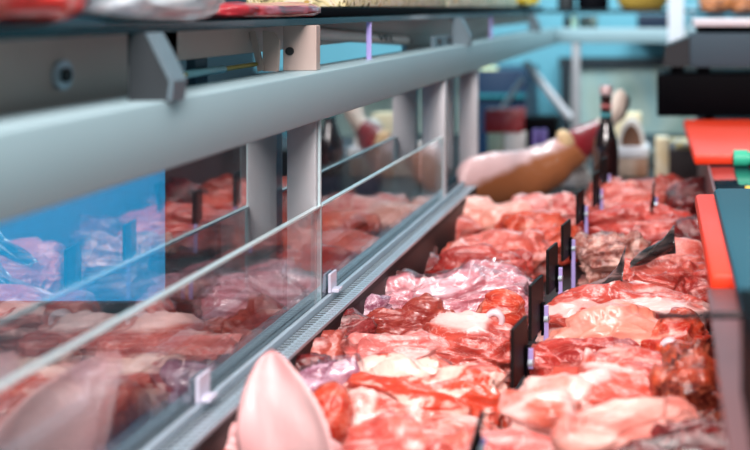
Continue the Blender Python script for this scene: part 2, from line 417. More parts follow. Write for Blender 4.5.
# lamp tube under the shelf
p0 = Vector((-.492, 1.386, CZ - .033)); p1 = Vector((-.492, 1.93, CZ - .062))
tb = thing('lamp_tube', 'dark grey tube slung under the glass shelf behind the rail', 'lamp tube', p0)
bm = bmesh.new(); bm_tube(bm, (0, 0, 0), p1 - p0, .0095, n=24); auto_smooth(link('tube', bm, plain('tube_grey', (206, 188, 180), .45), tb))
bm = bmesh.new(); d = (p1 - p0).normalized(); bm_tube(bm, (p1 - p0) + d * .0002, (p1 - p0) + d * .006, .0098, n=24); auto_smooth(link('end_cap', bm, M['black'], tb))
cu = bpy.data.curves.new('lettering', 'FONT'); cu.body = 'VEL'; cu.size = .015; cu.extrude = .0006; cu.align_x = 'CENTER'; cu.align_y = 'CENTER'
tx = bpy.data.objects.new('lettering', cu); COL.objects.link(tx); tx.parent = tb
cu.materials.append(M['slot'])
bpy.context.view_layer.update()
me_ = bpy.data.meshes.new_from_object(tx); bpy.data.objects.remove(tx); tx = bpy.data.objects.new('lettering', me_); COL.objects.link(tx); tx.parent = tb
pm = (p1 - p0) * .70
tx.scale = (4.2, 1, 1); tx.location = pm + Vector((.0097, 0, 0)); tx.rotation_euler = (Matrix(((0, 0, 1), (d.y, -d.z, 0), (d.z, d.y, 0)))).to_euler()

# ------------------------------------------------------------------ meat
def fbm(p, o=4): return noise.fractal(p, 1.0, 2.0, o)

def sstep(a, b, t):
    t = max(0.0, min(1.0, (t - a) / (b - a))); return t * t * (3 - 2 * t)

def meat_mesh(L, W, H, seed, e=0.72, lump=.13, fold=.15, taper=0.0, bow=0.0, sag=0.0, sub=None, ledge=.17):
    bm = bmesh.new()
    if sub is None: sub = 6 if L > .09 else 5
    bmesh.ops.create_icosphere(bm, subdivisions=sub, radius=1.0)
    off = Vector((seed * 7.13, seed * 3.71, seed * 1.93))
    o2 = off * 1.7 + Vector((3, 9, 4)); o3 = off * .6 + Vector((11, 2, 7))
    S = min(L, W, H)
    for v in bm.verts:
        n = v.co.normalized()
        x, y, z = [math.copysign(abs(c) ** e, c) for c in n]
        zz = z if z > 0 else z * .9
        k = 1.0 - taper * x
        p = Vector((x * L / 2, y * W / 2 * k, zz * H / 2 * (k * .5 + .5)))
        # 1 unit of s is about 9 cm of meat; grain runs along the piece
        s = Vector((p.x * 9.5, p.y * 18.0, p.z * 18.0))
        d = fbm(s * .75 + off, 2) * lump
        r = 1.0 - abs(noise.noise(Vector((s.x * .8, s.y * 1.5, s.z * 1.5)) + o2))
        d += (r * r - .6) * fold
        r2 = 1.0 - abs(noise.noise(Vector((s.x * 2.2, s.y * 4.2, s.z * 4.2)) + o3))
        d += (r2 ** 3 - .4) * fold * .5
        t1 = noise.noise(Vector((s.x * .7, s.y * 1.1, s.z * 1.1)) + o3)
        t2 = noise.noise(Vector((s.x * 1.1, s.y * 1.3, s.z * 1.6)) + off * .3)
        d += (sstep(.0, .07, t1) - .5) * ledge + (sstep(.1, .15, t2) - .5) * ledge * .6
        d += fbm(s * 4.5 + off, 2) * lump * .10
        up = .35 if z < -.3 else 1.0
        p += Vector((n.x, n.y, n.z)) * d * S * up
        p.y += bow * (x * x - .4) * W
        p.z -= sag * (x * x) * H
        v.co = p
    cut = -H / 2
    for v in bm.verts:
        if v.co.z < cut: v.co.z = cut + (v.co.z - cut) * .1
    zs = min(v.co.z for v in bm.verts)
    for v in bm.verts: v.co.z -= zs
    return bm

def film_over(src, parent, seed, scale=1.02):
    bm = bmesh.new(); bm.from_mesh(src.data)
    bm.normal_update()
    for v in bm.verts:
        v.co += v.normal * (.003 + .006 * abs(noise.noise(v.co * 38 + Vector((seed, 0, 0)))) + .003 * noise.noise(v.co * 90))
    fl = [f for f in bm.faces if f.calc_center_median().z < .012]
    bmesh.ops.delete(bm, geom=fl, context='FACES')
    return link('film_wrap', bm, M['film'], parent, True)

def meat(name, label, cat, mat, x, y, zc, L, W, H, yaw=0, seed=1, film=False, tilt=(0, 0), group='meat laid out in the display case', base=None, **kw):
    """x, y: where its crown shows; zc: height of the crown below eye level"""
    Y = -zc * F / (y - VY)
    X = sx(x, Y)
    bm = meat_mesh(L, W, H, seed, **kw)
    top = max(v.co.z for v in bm.verts)
    o = link(name, bm, M[mat], None, True, (X, Y, CZ + zc - top), (math.radians(tilt[0]), math.radians(tilt[1]), math.radians(yaw)))
    tag(o, label, cat, group)
    if film: film_over(o, o, seed)
    return o

def bone_end(parent, loc, r, rot, mat_ring='bone'):
    bm = bmesh.new()
    bm_lathe(bm, [(r * .6, -.012), (r, -.008), (r * 1.02, 0), (r * .92, .003), (r * .55, .004), (r * .5, .001)], 24)
    b = link('bone', bm, M[mat_ring], parent, True, loc, rot)
    bm = bmesh.new(); bm_lathe(bm, [(r * .5, -.004), (r * .5, .001), (r * .3, .0025)], 18); link('marrow', bm, M['marrow'], b, True)
    return b

# --- left column, front to back
meat('pork_chop', 'red marbled pork chop right of the pig ear at the front edge', 'meat', 'rosy', 405, 425, -.372, .125, .10, .085, 8, 11)
meat('pork_rib_slab', 'pale fatty pork rib slab lying just behind the marbled chop', 'meat', 'fatty', 402, 391, -.372, .17, .085, .09, -3, 12, e=.6)
meat('pork_belly', 'pork belly piece with red lean ovals in white fat', 'meat', 'ribspot', 430, 362, -.366, .175, .085, .10, -4, 13, e=.6, lump=.08)
meat('wrapped_pork_piece', 'small purple-grey film-wrapped piece beside the grille, left of the spotted belly', 'meat', 'purple', 338, 352, -.365, .09, .075, .09, 20, 14, film=True)
meat('pork_strip', 'long pale pork strip behind the spotted belly', 'meat', 'pale', 385, 328, -.372, .17, .06, .09, -6, 15, e=.7)
hk = meat('pork_hock', 'pale pork hock with round sawn bone end by the price tags', 'meat', 'capfat', 462, 312, -.362, .13, .085, .10, -14, 16, e=.8, taper=.15)
meat('sawn_bone_piece', 'round orange-red sawn shank end with white bone beside second price tag', 'meat', 'orange', 502, 288, -.345, .066, .065, .07, 0, 61, e=.9, lump=.08, fold=.07, ledge=.05)
sb = bpy.data.objects['sawn_bone_piece']; bone_end(sb, (-.004, -.034, .040), .0125, (PI / 2, 0, 0))
meat('liver_slab', 'smooth brown-red slab behind the pale strip, near the grille', 'meat', 'liver', 410, 293, -.372, .16, .10, .09, 10, 17, lump=.09)
meat('wrapped_pork_shoulder', 'long silvery film-wrapped pork shoulder stretching across the left side', 'meat', 'silver', 448, 267, -.368, .25, .11, .10, 16, 18, film=True, e=.75)
meat('beef_strip', 'narrow deep red strip behind the silvery wrapped shoulder', 'meat', 'lean', 485, 244, -.372, .15, .08, .09, 14, 19)
meat('beef_cut', 'bright pink-red cut with wet highlights behind the narrow strip', 'meat', 'rosy', 497, 228, -.374, .19, .09, .09, 8, 20)
meat('beef_cut', 'orange-red rounded cut just left of the upright tag cluster', 'meat', 'orange', 540, 210, -.368, .15, .11, .09, 12, 21)
meat('pork_flank', 'pale pink pork flank with dark notch below the cured ham', 'meat', 'skin', 492, 194, -.366, .20, .10, .09, 6, 22)
meat('pork_flank', 'pink pork corner piece below the ham, right of the notched flank', 'meat', 'pale', 555, 190, -.365, .15, .13, .09, 20, 23)
pb_ = bpy.data.objects['pork_belly']
for k, (ox, oz, rx, rz) in enumerate(((-.036, .066, .010, .013), (-.013, .064, .011, .016), (-.058, .070, .008, .009), (.045, .06, .015, .009))):
    v_ = min(pb_.data.vertices, key=lambda v: abs(v.co.x - ox) * 3 + abs(v.co.z - oz) * 3 + v.co.y)
    bm = bmesh.new(); bmesh.ops.create_icosphere(bm, subdivisions=3, radius=1.0)
    nrm = v_.normal.copy(); q_ = nrm.to_track_quat('Y', 'Z').to_matrix()
    for v in bm.verts:
        nn = noise.noise(v.co * 1.6 + Vector((k * 4, 0, 0)))
        v.co = q_ @ Vector((v.co.x * rx * (1 + .2 * nn), v.co.y * .005, v.co.z * rz * (1 + .2 * nn))) + v_.co
    link('lean_oval', bm, M['orange'], pb_, True)
# small dark bits along the grille
for i, (x, y, z, l, w, mt, lb) in enumerate((
    (300, 348, -.368, .07, .065, 'dark', 'dark red scrap tucked behind the tip of the pig ear'),
    (316, 330, -.362, .075, .08, 'liver', 'brown-red scrap by the grille, left of the pale strip'),
    (338, 308, -.366, .085, .09, 'dark', 'dark red knob by the grille beside the brown-red slab'),
    (364, 288, -.372, .075, .09, 'purple', 'pale greyish knob wedged between brown-red slab and grille'),
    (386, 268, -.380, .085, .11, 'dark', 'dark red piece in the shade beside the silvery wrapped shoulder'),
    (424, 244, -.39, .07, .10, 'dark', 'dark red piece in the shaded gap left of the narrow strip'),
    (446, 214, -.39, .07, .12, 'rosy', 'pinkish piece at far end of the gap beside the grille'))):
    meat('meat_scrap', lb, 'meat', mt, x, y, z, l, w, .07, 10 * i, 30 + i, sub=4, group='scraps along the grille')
# --- front middle
meat('pork_trimming', 'pink trimming at the bottom edge below the white fat block', 'meat', 'pale', 500, 432, -.38, .12, .07, .08, 4, 24)
# --- right column, front to back
meat('fat_block', 'white fat-faced pork block in front of nearest price tag', 'meat', 'fatty', 545, 378, -.352, .085, .085, .105, -8, 25, e=.6, lump=.08)
meat('fat_roll', 'cream fat roll lying at the front right', 'meat', 'cream', 632, 400, -.345, .13, .05, .06, 14, 26, lump=.1)
meat('minced_trimmings', 'dark red ragged trimmings in the front right corner', 'meat', 'dark', 680, 425, -.355, .13, .09, .09, 0, 27, lump=.3, fold=.25)
meat('beef_rump', 'broad red rump with a fat ridge right of nearest price tag', 'meat', 'capfat', 602, 352, -.352, .155, .125, .10, -6, 28)
meat('beef_fillet', 'thin dark red fillet lying along the pale leg', 'meat', 'lean', 588, 336, -.36, .12, .05, .08, -6, 29)
rb = meat('bone_meat', 'dark orange ragged meat on the bone under the ledge, front right', 'meat', 'shaded_bone', 694, 335, -.33, .075, .16, .115, 4, 41, lump=.28, fold=.2)
bone_end(rb, (-.018, -.07, .07), .012, (PI / 2 - .3, 0, -.4))
lg = meat('pork_hind', 'pale pork leg with orange skin lying across the right side', 'meat', 'skin', 622, 304, -.345, .185, .085, .10, 6, 42, e=.85, taper=.2, lump=.07)
sh = meat('shank_end', 'sawn pork shank end with white bone under the serving ledge', 'meat', 'orange', 676, 312, -.342, .06, .075, .085, 0, 43, lump=.15)
bone_end(sh, (-.008, -.036, .05), .011, (PI / 2, 0, -.2))
meat('sliced_loin', 'pink sliced loin with white fat lines behind the pale leg', 'meat', 'strip', 628, 281, -.352, .21, .08, .09, 5, 44)
meat('folded_chop', 'folded pink-red chop beside the red board corner', 'meat', 'rosy', 664, 245, -.342, .125, .14, .105, -12, 45, fold=.2)
meat('neck_bone', 'fatty ragged neck bone between the two curled plastic sheets', 'meat', 'ragged', 609, 230, -.346, .11, .10, .10, 10, 46, lump=.25, fold=.2)
meat('brisket_roll', 'red brisket roll in front of the big glossy joint', 'meat', 'lean', 640, 203, -.348, .21, .10, .09, -3, 47)
meat('round_joint', 'big glossy pink-red joint at the back beside the single price tag', 'meat', 'rosy', 624, 182, -.345, .17, .13, .11, 3, 48, lump=.07, e=.85)
meat('back_joint', 'dark pink slab at the very back below the stacked cheeses', 'meat', 'liver', 640, 173, -.352, .24, .10, .10, 0, 49)
meat('dark_joint', 'deep red dark joint under the ledge at the back right', 'meat', 'dark', 693, 180, -.342, .11, .17, .11, 10, 50)
meat('dark_joint', 'dark red cut below the edge of the nearer red board', 'meat', 'dark', 698, 213, -.355, .09, .13, .09, 0, 51)
meat('loin_end', 'small red loin end right of the folded chop under the red board', 'meat', 'lean', 704, 262, -.355, .07, .12, .09, 0, 52)

# --- pig ear: a curved leaf of thick skin standing on its base
def ear_mesh():
    bm = bmesh.new()
    NU, NV = 26, 18
    out = [(0, .050), (.10, .056), (.25, .058), (.4, .056), (.55, .050), (.7, .041), (.82, .031), (.92, .019), (.98, .008), (1.0, .002)]
    def hw(t):
        for (a, b), (c, d) in zip(out, out[1:]):
            if t <= c: return b + (d - b) * (t - a) / (c - a)
        return .002
    V = []; KX = .80
    for side in (0, 1):
        rows = []
        for i in range(NU + 1):
            t = i / NU
            row = []
            for j in range(NV + 1):
                s = j / NV * 2 - 1
                w = hw(t)
                x = s * w - .034 * t * t - .004 * t + .006 * math.sin(t * 3)
                z = t * .118
                cur = .30 * s * s * w + .018 * math.sin(t * PI) + .012 * max(0, s) ** 3 * (1 - t)
                yy = -cur + .004 * noise.noise(Vector((s * 2, t * 3, 1)))
                th = .0042 * (1 - abs(s) ** 4) ** .5 * (1 - t ** 6) ** .5
                row.append(bm.verts.new((x * KX, yy * KX + (th if side else -th), z * .92)))
            rows.append(row)
        V.append(rows)
    for side in (0, 1):
        for i in range(NU):
            for j in range(NV):
                a, b, c, d = V[side][i][j], V[side][i][j + 1], V[side][i + 1][j + 1], V[side][i + 1][j]
                bm.faces.new((a, b, c, d) if side == 0 else (d, c, b, a))
    bmesh.ops.remove_doubles(bm, verts=bm.verts[:], dist=.0006)
    return bm
Ye = .90
ear = thing('pig_ear', 'large smooth pale pink pig ear standing pointed at front left', 'pig ear', (sx(301, Ye), Ye, CZ - .408))
e1 = link('ear', ear_mesh(), M['ear'], ear, True, (0, 0, .0), (math.radians(-12), math.radians(-6), math.radians(-10)))
bm = meat_mesh(.10, .055, .05, 70, lump=.12, sub=4); link('cut_base', bm, M['fatty'], ear, True, (.01, .0, -.045))
meat('pig_ear_curl', 'small curled pale pig ear tip lying left of the big ear', 'pig ear', 'ear', 236, 415, -.372, .045, .06, .085, 30, 71, lump=.25, sub=5, group='pig ears')
meat('ear_fold', 'pale folded skin flap at the foot of the big ear', 'pig ear', 'ear', 300, 428, -.368, .085, .04, .06, 6, 72, lump=.12, sub=4, group='pig ears')
meat('front_scrap', 'orange-red scrap in the shade under the curled ear tip', 'meat', 'orange', 214, 436, -.388, .07, .08, .06, 0, 73, sub=4)
meat('red_flap', 'thin red flap of lean standing behind the right edge of the big ear', 'meat', 'orange', 328, 386, -.360, .03, .06, .09, 10, 74, sub=4)

# curled plastic sheets (tray liners) on the right
def liner(name, label, pts, Y, depth, mat, base):
    bm = bmesh.new(); A = []
    n = 18
    for i in range(n + 1):
        t = i / n * (len(pts) - 1); k = min(int(t), len(pts) - 2); f = t - k
        f2 = f
        px = pts[k][0] + (pts[k + 1][0] - pts[k][0]) * f2; py = pts[k][1] + (pts[k + 1][1] - pts[k][1]) * f2
        row = []
        for j in range(9):
            s = j / 8
            yy = Y - depth * .35 * math.sin(s * PI * .9)
            bx = base[0][0] + (base[1][0] - base[0][0]) * i / n; by = base[0][1] + (base[1][1] - base[0][1]) * i / n
            ss = s ** 1.3
            X = sx(px + (bx - px) * ss, Y); Z = CZ + sz(py + (by - py) * ss, Y) + .002 * math.sin(s * 9 + i * .4)
            row.append(bm.verts.new((X, yy, Z)))
        A.append(row)
    for i in range(n):
        for j in range(8): bm.faces.new((A[i][j], A[i + 1][j], A[i + 1][j + 1], A[i][j + 1]))
    bmesh.ops.solidify(bm, geom=bm.faces[:], thickness=.0015)
    return tag(link(name, bm, mat, None, True), label, 'plastic sheet', 'curled plastic sheets between the cuts')
M['liner'] = blotch('glossy_liner', [(40, 38, 40), (96, 84, 84), (216, 176, 172)], 22, 1.5, (.5, 1, 1.6), .12, .9)  # pale pink patches paint a glossy reflection onto the dark sheet
liner('plastic_sheet', 'curled dark glossy plastic sheet leaning beside the neck bone', [(574, 291), (590, 285), (606, 277), (618, 264), (626, 246)], 1.36, .05, M['liner'], ((572, 296), (622, 292)))
liner('plastic_sheet', 'curled glossy plastic sheet with dark lip above the folded chop', [(630, 262), (646, 249), (662, 238), (674, 226)], 1.46, .05, M['liner'], ((632, 266), (676, 252)))

# ------------------------------------------------------------------ price tags
def price_tag(label, x, y0, y1, Y, pin_bot, length=.06, yaw=0.0, pdx=6, lean=0.0):
    X = sx(x, Y); zt, zb = sz(y0, Y), sz(y1, Y)
    t = thing('price_tag', label, 'price tag', (X, Y, CZ + zb), (0, lean, yaw - .15), group='black price tags stuck in the meat')
    h = zt - zb
    bm = bmesh.new(); bm_box(bm, -.002, .002, -length / 2, length / 2, 0, h, .0008); link('board', bm, M['chalk'], t)
    pb = sz(pin_bot, Y + length / 2) - zb
    bm = bmesh.new(); bm_box(bm, .004, .010, length / 2 - .008, length / 2 - .005, pb, h * .45, .0008); link('pin', bm, M['lav'], t)
    bm = bmesh.new(); bm_tube(bm, (.0015, length / 2 - .0065, h * .2), (.010, length / 2 - .0065, h * .2), .0042, n=14); link('knob', bm, M['steel'], t)
    bm = bmesh.new(); bm_box(bm, .002, .005, length / 2 - .012, length / 2 - .002, -.006, h * .5, .0006); link('clip', bm, M['black'], t)
    return t
price_tag('nearest upright black price tag, behind the white fat block', 519, 322, 380, 1.07, 366, .05, .0)
price_tag('second black price tag from the front, right behind the nearest', 536, 280, 334, 1.2, 345, .05, .0)
price_tag('black price tag in mid row beside the sliced loin', 552, 246, 290, 1.37, 322, .046, 0)
price_tag('black price tag left of the neck bone', 566, 222, 258, 1.52, 298, .046, 0)
price_tag('thin black price tag beside the orange-red rounded cut', 580, 190, 222, 1.74, 252, .045, 0)
price_tag('tall dark price tag in front of the brown bottle', 596, 172, 205, 1.93, 236, .045, 0)
price_tag('farthest dark price tag against the brown bottle base', 604, 158, 190, 2.08, 214, .045, 0)
price_tag('single black price tag standing in the big glossy joint', 651, 182, 210, 1.86, 252, .03, .15, lean=.12)
price_tag('blurred dark price tag leaning at the bottom front edge', 468, 418, 462, .84, 470, .04, .25, lean=.3)

# ------------------------------------------------------------------ ledge things
def board(name, label, mat, x0, x1, y0, y1, z0, z1, yaw=0, cat='cutting board'):
    return box_thing(name, label, cat, mat, x0, x1, y0, y1, z0, z1, .006, 'cutting boards on the ledge', yaw)
board('cutting_board', 'thick red cutting board at the back, in front of the black scale', M['red'], .033, .42, 1.78, 2.32, CZ - .27, CZ - .250, math.radians(1.2))
board('cutting_board', 'red cutting board at the front, under the teal board', M['red'], .034, .45, .98, 1.40, CZ - .27, CZ - .250, math.radians(.6))
board('cutting_board', 'teal cutting board lying on the nearer red board', M['teal'], .056, .43, .76, 1.372, CZ - .2498, CZ - .238)
# marker and yellow block
gm = thing('green_roll', 'mint green roll of tape lying on the dark ledge', 'roll', (.118, 1.765, CZ - .27 + .014))
bm = bmesh.new(); bm_tube(bm, (-.012, 0, 0), (.012, 0, 0), .014, n=24); auto_smooth(link('roll_body', bm, M['green'], gm))
bm = bmesh.new(); bm_tube(bm, (.0122, 0, 0), (.06, 0, 0), .011, n=24); auto_smooth(link('sleeve', bm, M['green'], gm))
bm = bmesh.new(); bm_tube(bm, (-.0135, 0, 0), (-.0121, 0, 0), .009, n=20); link('core', bm, plain('dark_green_core', (20, 70, 50), .5), gm)
box_thing('yellow_block', 'small yellow plastic block on the ledge behind the nearer board', 'block', M['yellow'], .105, .15, 1.47, 1.49, CZ - .27, CZ - .255, .002)
# black box nearest the camera
kb = thing('black_box', 'black lidded box at the right edge of the picture, in front of the teal board', 'box', (.17, .62, CZ - .2695))
box_part('shell', kb, M['black'], -.122, .122, -.085, .10, 0, .068, .004)
box_part('lid', kb, M['black'], -.124, .124, -.087, .102, .0685, .0745, .002)
# thin rod reaching out from the box over the meat
bm = bmesh.new(); bm_tube(bm, (-.066, 0, .0), (.10, 0, .002), .0026, n=12); bm_tube(bm, (.1, 0, .002), (.15, 0, .003), .0045, n=12)
tag(link('skewer', bm, M['cord'], None, True, (.055, .79, CZ - .2345)), 'thin dark skewer laid on the teal board, reaching out over the meat', 'skewer')

# scale
ys = 2.36
s = thing('counter_scale', 'grey and black counter scale standing behind the back red board', 'scale', (.17, ys + .1, CZ - .27))
def SB(n, m, x0, x1, z0, z1, y0=0.0, y1=.2, bev=.003, par=None):
    return box_part(n, par or s, M[m], x0 - .17, x1 - .17, y0 - .1, y1 - .1, z0 + .27, z1 + .27, bev)
bs = SB('base', 'black', sx(657, ys), .5, -.248, -.153)
for fx in (.09, .45):
    bm = bmesh.new(); bm_tube(bm, (fx - .17, 0, 0), (fx - .17, 0, .022), .012, n=16); link('foot', bm, M['black'], s)
hs = SB('housing', 'grey', sx(690, ys), .5, -.138, -.059, .005, .19, .005)
bm = bmesh.new(); bm_prism(bm, [(sx(663, ys) - .17, .27 - .136), (sx(690, ys) - .1702, .27 - .136), (sx(690, ys) - .1702, .27 - .068), (sx(665, ys) - .17, .27 - .090)], 'y', -.09, .08); link('housing_end', bm, M['grey2'], s)
for fx in (.0, .06, .2, .35): SB('spacer', 'black', fx, fx + .03, -.153, -.138, .03, .1, .001)
SB('tray_support', 'black', .06, .48, -.059, -.046, .03, .17, .001)
SB('weighing_tray', 'white', sx(694, ys), .5, -.044, -.027, .01, .19, .003)

# ------------------------------------------------------------------ ham, bottle, goods in the far section
def loft(bm, rings, n=28):
    R = []
    for k, (c, rx, rz) in enumerate(rings):
        c = Vector(c)
        a = Vector(rings[max(0, k - 1)][0]); b = Vector(rings[min(len(rings) - 1, k + 1)][0])
        d = (b - a).normalized(); u = Vector((0, 1, 0)); w = d.cross(u).normalized()
        R.append([bm.verts.new(c + u * math.cos(2 * PI * i / n) * rx + w * math.sin(2 * PI * i / n) * rz) for i in range(n)])
    for k in range(len(R) - 1):
        for i in range(n): bm.faces.new((R[k][i], R[k][(i + 1) % n], R[k + 1][(i + 1) % n], R[k + 1][i]))
    bm.faces.new(R[0][::-1]); bm.faces.new(R[-1])
def smooth_path(P, m=5):
    out = []
    for i in range(len(P) - 1):
        p0, p1, p2, p3 = P[max(0, i - 1)], P[i], P[i + 1], P[min(len(P) - 1, i + 2)]
        for k in range(m):
            t = k / m
            out.append([.5 * (2 * b + (c - a) * t + (2 * a - 5 * b + 4 * c - d) * t * t + (3 * b - a - 3 * c + d) * t ** 3) for a, b, c, d in zip(p0, p1, p2, p3)])
    out.append(list(P[-1])); return out
Yh = 2.52
def hp(x, y, r, ry=None):
    Y = 2.23 + (x - 462) / 160 * .42
    return [sx(x, Y), (ry or r) * Y / F, sz(y, Y), r * Y / F, Y]
hx0, hz0 = sx(515, Yh), sz(205, Yh)
def ham_seg(name, pts, mat, par, m=6):
    P = smooth_path(pts, m)
    bm = bmesh.new()
    rings = []
    for p in P:
        rings.append(((p[0] - hx0, p[4] - Yh, p[2] - hz0), p[1], p[3]))
    loft(bm, rings)
    for v in bm.verts:
        v.co += v.normal * 0 + Vector((1, 1, 1)) * 0
        v.co.z += .004 * noise.noise(v.co * 25)
        v.co.x += .004 * noise.noise(v.co * 22 + Vector((5, 0, 0)))
    return link(name, bm, mat, par, True)
ham = thing('cured_ham', 'whole cured ham leg with hoof, wrapped in film, behind the fresh meat', 'ham', (hx0, Yh, CZ + hz0))
m_ham, nt, b = new_mat('ham_rind')
tc = nt.nodes.new('ShaderNodeTexCoord'); sp = nt.nodes.new('ShaderNodeSeparateXYZ'); nt.links.new(tc.outputs['Object'], sp.inputs[0])
nz_ = nt.nodes.new('ShaderNodeTexNoise'); nz_.inputs['Scale'].default_value = 22; nz_.inputs['Detail'].default_value = 4; nt.links.new(tc.outputs['Object'], nz_.inputs['Vector'])
ma = nt.nodes.new('ShaderNodeMath'); ma.operation = 'MULTIPLY_ADD'; ma.inputs[1].default_value = .03; nt.links.new(nz_.outputs['Fac'], ma.inputs[0])
# the pale fat side is the upper flank; the boundary climbs along the leg
sl = nt.nodes.new('ShaderNodeMath'); sl.operation = 'MULTIPLY_ADD'; sl.inputs[1].default_value = -.30
nt.links.new(sp.outputs[0], sl.inputs[0]); nt.links.new(sp.outputs[2], sl.inputs[2]); nt.links.new(sl.outputs[0], ma.inputs[2])
mr = nt.nodes.new('ShaderNodeMapRange'); mr.inputs[1].default_value = .118; mr.inputs[2].default_value = .138; nt.links.new(ma.outputs[0], mr.inputs[0])
mx = nt.nodes.new('ShaderNodeMix'); mx.data_type = 'RGBA'; mx.inputs[6].default_value = lin((168, 104, 66)); mx.inputs[7].default_value = lin((240, 204, 204))
nt.links.new(mr.outputs[0], mx.inputs[0]); nt.links.new(mx.outputs[2], b.inputs['Base Color']); b.inputs['Roughness'].default_value = .3; b.inputs['Coat Weight'].default_value = .5
ham_seg('ham_body', [hp(463, 184, 12), hp(469, 182, 25), hp(490, 180, 28), hp(520, 177, 27), hp(545, 168, 24), hp(563, 156, 20), hp(578, 144, 16)], m_ham, ham)
ham_seg('shank', [hp(570, 150, 15), hp(582, 142, 16), hp(594, 134, 12), hp(604, 126, 9)], plain('wine_red_rind', (138, 36, 44), .3, 0, .25, 25, coat=.4), ham)
ham_seg('hoof', [hp(600, 129, 9), hp(609, 119, 9), hp(616, 108, 9.5), hp(619, 96, 7), hp(618, 90, 3)], plain('hoof_cream', (222, 204, 190), .4, 0, .15, 40), ham)
ham_seg('hoof_nail', [hp(612, 121, 5), hp(621, 112, 6), hp(625, 100, 5), hp(623, 93, 2)], plain('hoof_nail', (56, 48, 50), .3), ham)
ham_seg('fat_patch', [hp(560, 139, 5), hp(563, 137, 8), hp(566, 145, 9), hp(571, 153, 4)], plain('cream_fat', (236, 206, 158), .4, 0, .1, 40), ham)
bm = bmesh.new(); bm_box(bm, -.08, .10, -.09, .07, CZ + DECK - (CZ + hz0), .004, .004); link('ham_board', bm, plain('ham_board', (58, 52, 54), .4), ham)
# bottle
Yb = 2.42
bt = thing('sauce_bottle', 'dark brown glass bottle standing in front of the ham shank', 'bottle', (sx(606, Yb), Yb, CZ + DECK))
k = Yb / F
bb = -DECK
def bz(y): return sz(y, Yb) + bb
bm = bmesh.new(); bm_lathe(bm, [(.024, 0), (.0295, .004), (.030, .02), (.030, bz(150)), (.0275, bz(140)), (.020, bz(130)), (.0145, bz(122)), (.012, bz(112)), (.0125, bz(100)), (.0135, bz(99)), (.0135, bz(96)), (.011, bz(95.5))], 32); auto_smooth(link('glass_body', bm, M['bottle'], bt), 50)
bm = bmesh.new(); bm_lathe(bm, [(.0128, bz(117)), (.0132, bz(116.5)), (.0135, bz(113)), (.0128, bz(112.6))], 28); link('neck_band', bm, M['tealband'], bt, True)
bm = bmesh.new(); bm_lathe(bm, [(.0132, bz(108)), (.0134, bz(105)), (.0132, bz(104))], 28); link('neck_band', bm, M['capred'], bt, True)
bm = bmesh.new(); bm_lathe(bm, [(.012, bz(95)), (.0155, bz(94)), (.0155, bz(87)), (.014, bz(85.5))], 28); auto_smooth(link('cap', bm, M['captop'], bt))
bm = bmesh.new(); bm_lathe(bm, [(.0302, bz(196)), (.0306, bz(195)), (.0306, bz(176)), (.0302, bz(175))], 32); link('label_band', bm, M['bot_label'], bt, True)
# film-wrapped white parcel below the ham
m_parcel = blotch('white_wrapped', [(196, 196, 196), (232, 226, 222), (170, 164, 160)], 26, 2.0, (1, 1, 1), .25, .6)
def lump(name, label, cat, mat, x0, x1, y0, y1, Y, dep, seed=3, sub=4, lumpv=.2, e=.6, group=None):
    L = (x1 - x0) * Y / F; H = (y1 - y0) * Y / F
    bm = meat_mesh(L, dep, H, seed, e=e, lump=lumpv, fold=.15, sub=sub)
    top = max(v.co.z for v in bm.verts)
    o = link(name, bm, mat, None, True, (sx((x0 + x1) / 2, Y), Y, CZ + sz(y0, Y) - top)); return tag(o, label, cat, group)
lump('wrapped_parcel', 'crumpled whitish film-wrapped parcel below the ham shank, left of bottle', 'parcel', m_parcel, 540, 592, 146, 196, 2.74, .10, 81)
lump('wrapped_parcel', 'round whitish wrapped bundle under the ham hoof', 'parcel', m_parcel, 557, 588, 136, 166, 2.76, .10, 82)

def goods(name, label, cat, mat, x0, x1, y0, y1, Y, dep=.08, bev=.004, yaw=0, group=None):
    zb = sz(y1, Y)
    return box_thing(name, label, cat, mat, sx(x0, Y), sx(x1, Y), Y, Y + dep, CZ + zb, CZ + sz(y0, Y), bev, group, yaw)
Yc = 2.85; yd = VY - DECK * F / Yc     # picture height of the deck there
# cheese tower
ct = goods('cheese_box', 'brown tub with cream sides at foot of the cheese stack', 'tub', blotch('tub', [(120, 76, 52), (196, 176, 160), (150, 100, 70)], 9, .5, (1, 1, .2), .4), 614, 648, 158, yd, Yc, .10)
goods('tub_lid', 'flat white packet lying on the brown tub', 'packet', M['white'], 611, 649, 147.5, 157.9, Yc - .005, .11)
cw = thing('halved_cheese', 'half cheese wheel with white rind and brown face, on the white packet', 'cheese', (sx(631, Yc), Yc + .04, CZ + sz(147.3, Yc)))
bm = bmesh.new(); r = 13.5 * Yc / F
arc = [(r * math.cos(a), 2.0 * r * math.sin(a)) for a in [PI * i / 24 for i in range(25)]]
arc_in = [(.76 * x, .80 * z) for x, z in arc]
A0 = [bm.verts.new((x, -.025, z)) for x, z in arc]; A1 = [bm.verts.new((x, .025, z)) for x, z in arc]
B0 = [bm.verts.new((x, -.025, z)) for x, z in arc_in]; B1 = [bm.verts.new((x, .025, z)) for x, z in arc_in]
for i in range(24):
    for q in ((A0[i], A0[i + 1], A1[i + 1], A1[i]), (B0[i], B1[i], B1[i + 1], B0[i + 1]), (A0[i], B0[i], B0[i + 1], A0[i + 1]), (A1[i], A1[i + 1], B1[i + 1], B1[i])): bm.faces.new(q)
for i in (0, 24): bm.faces.new((A0[i], A1[i], B1[i], B0[i]))
link('rind', bm, plain('white_rind', (232, 226, 220), .5), cw)
bm = bmesh.new(); bm_prism(bm, [(x * .99, z * .99) for x, z in arc_in], 'y', -.02, .02); link('paste', bm, plain('brown_paste', (112, 76, 56), .5, 0, .3, 30), cw)
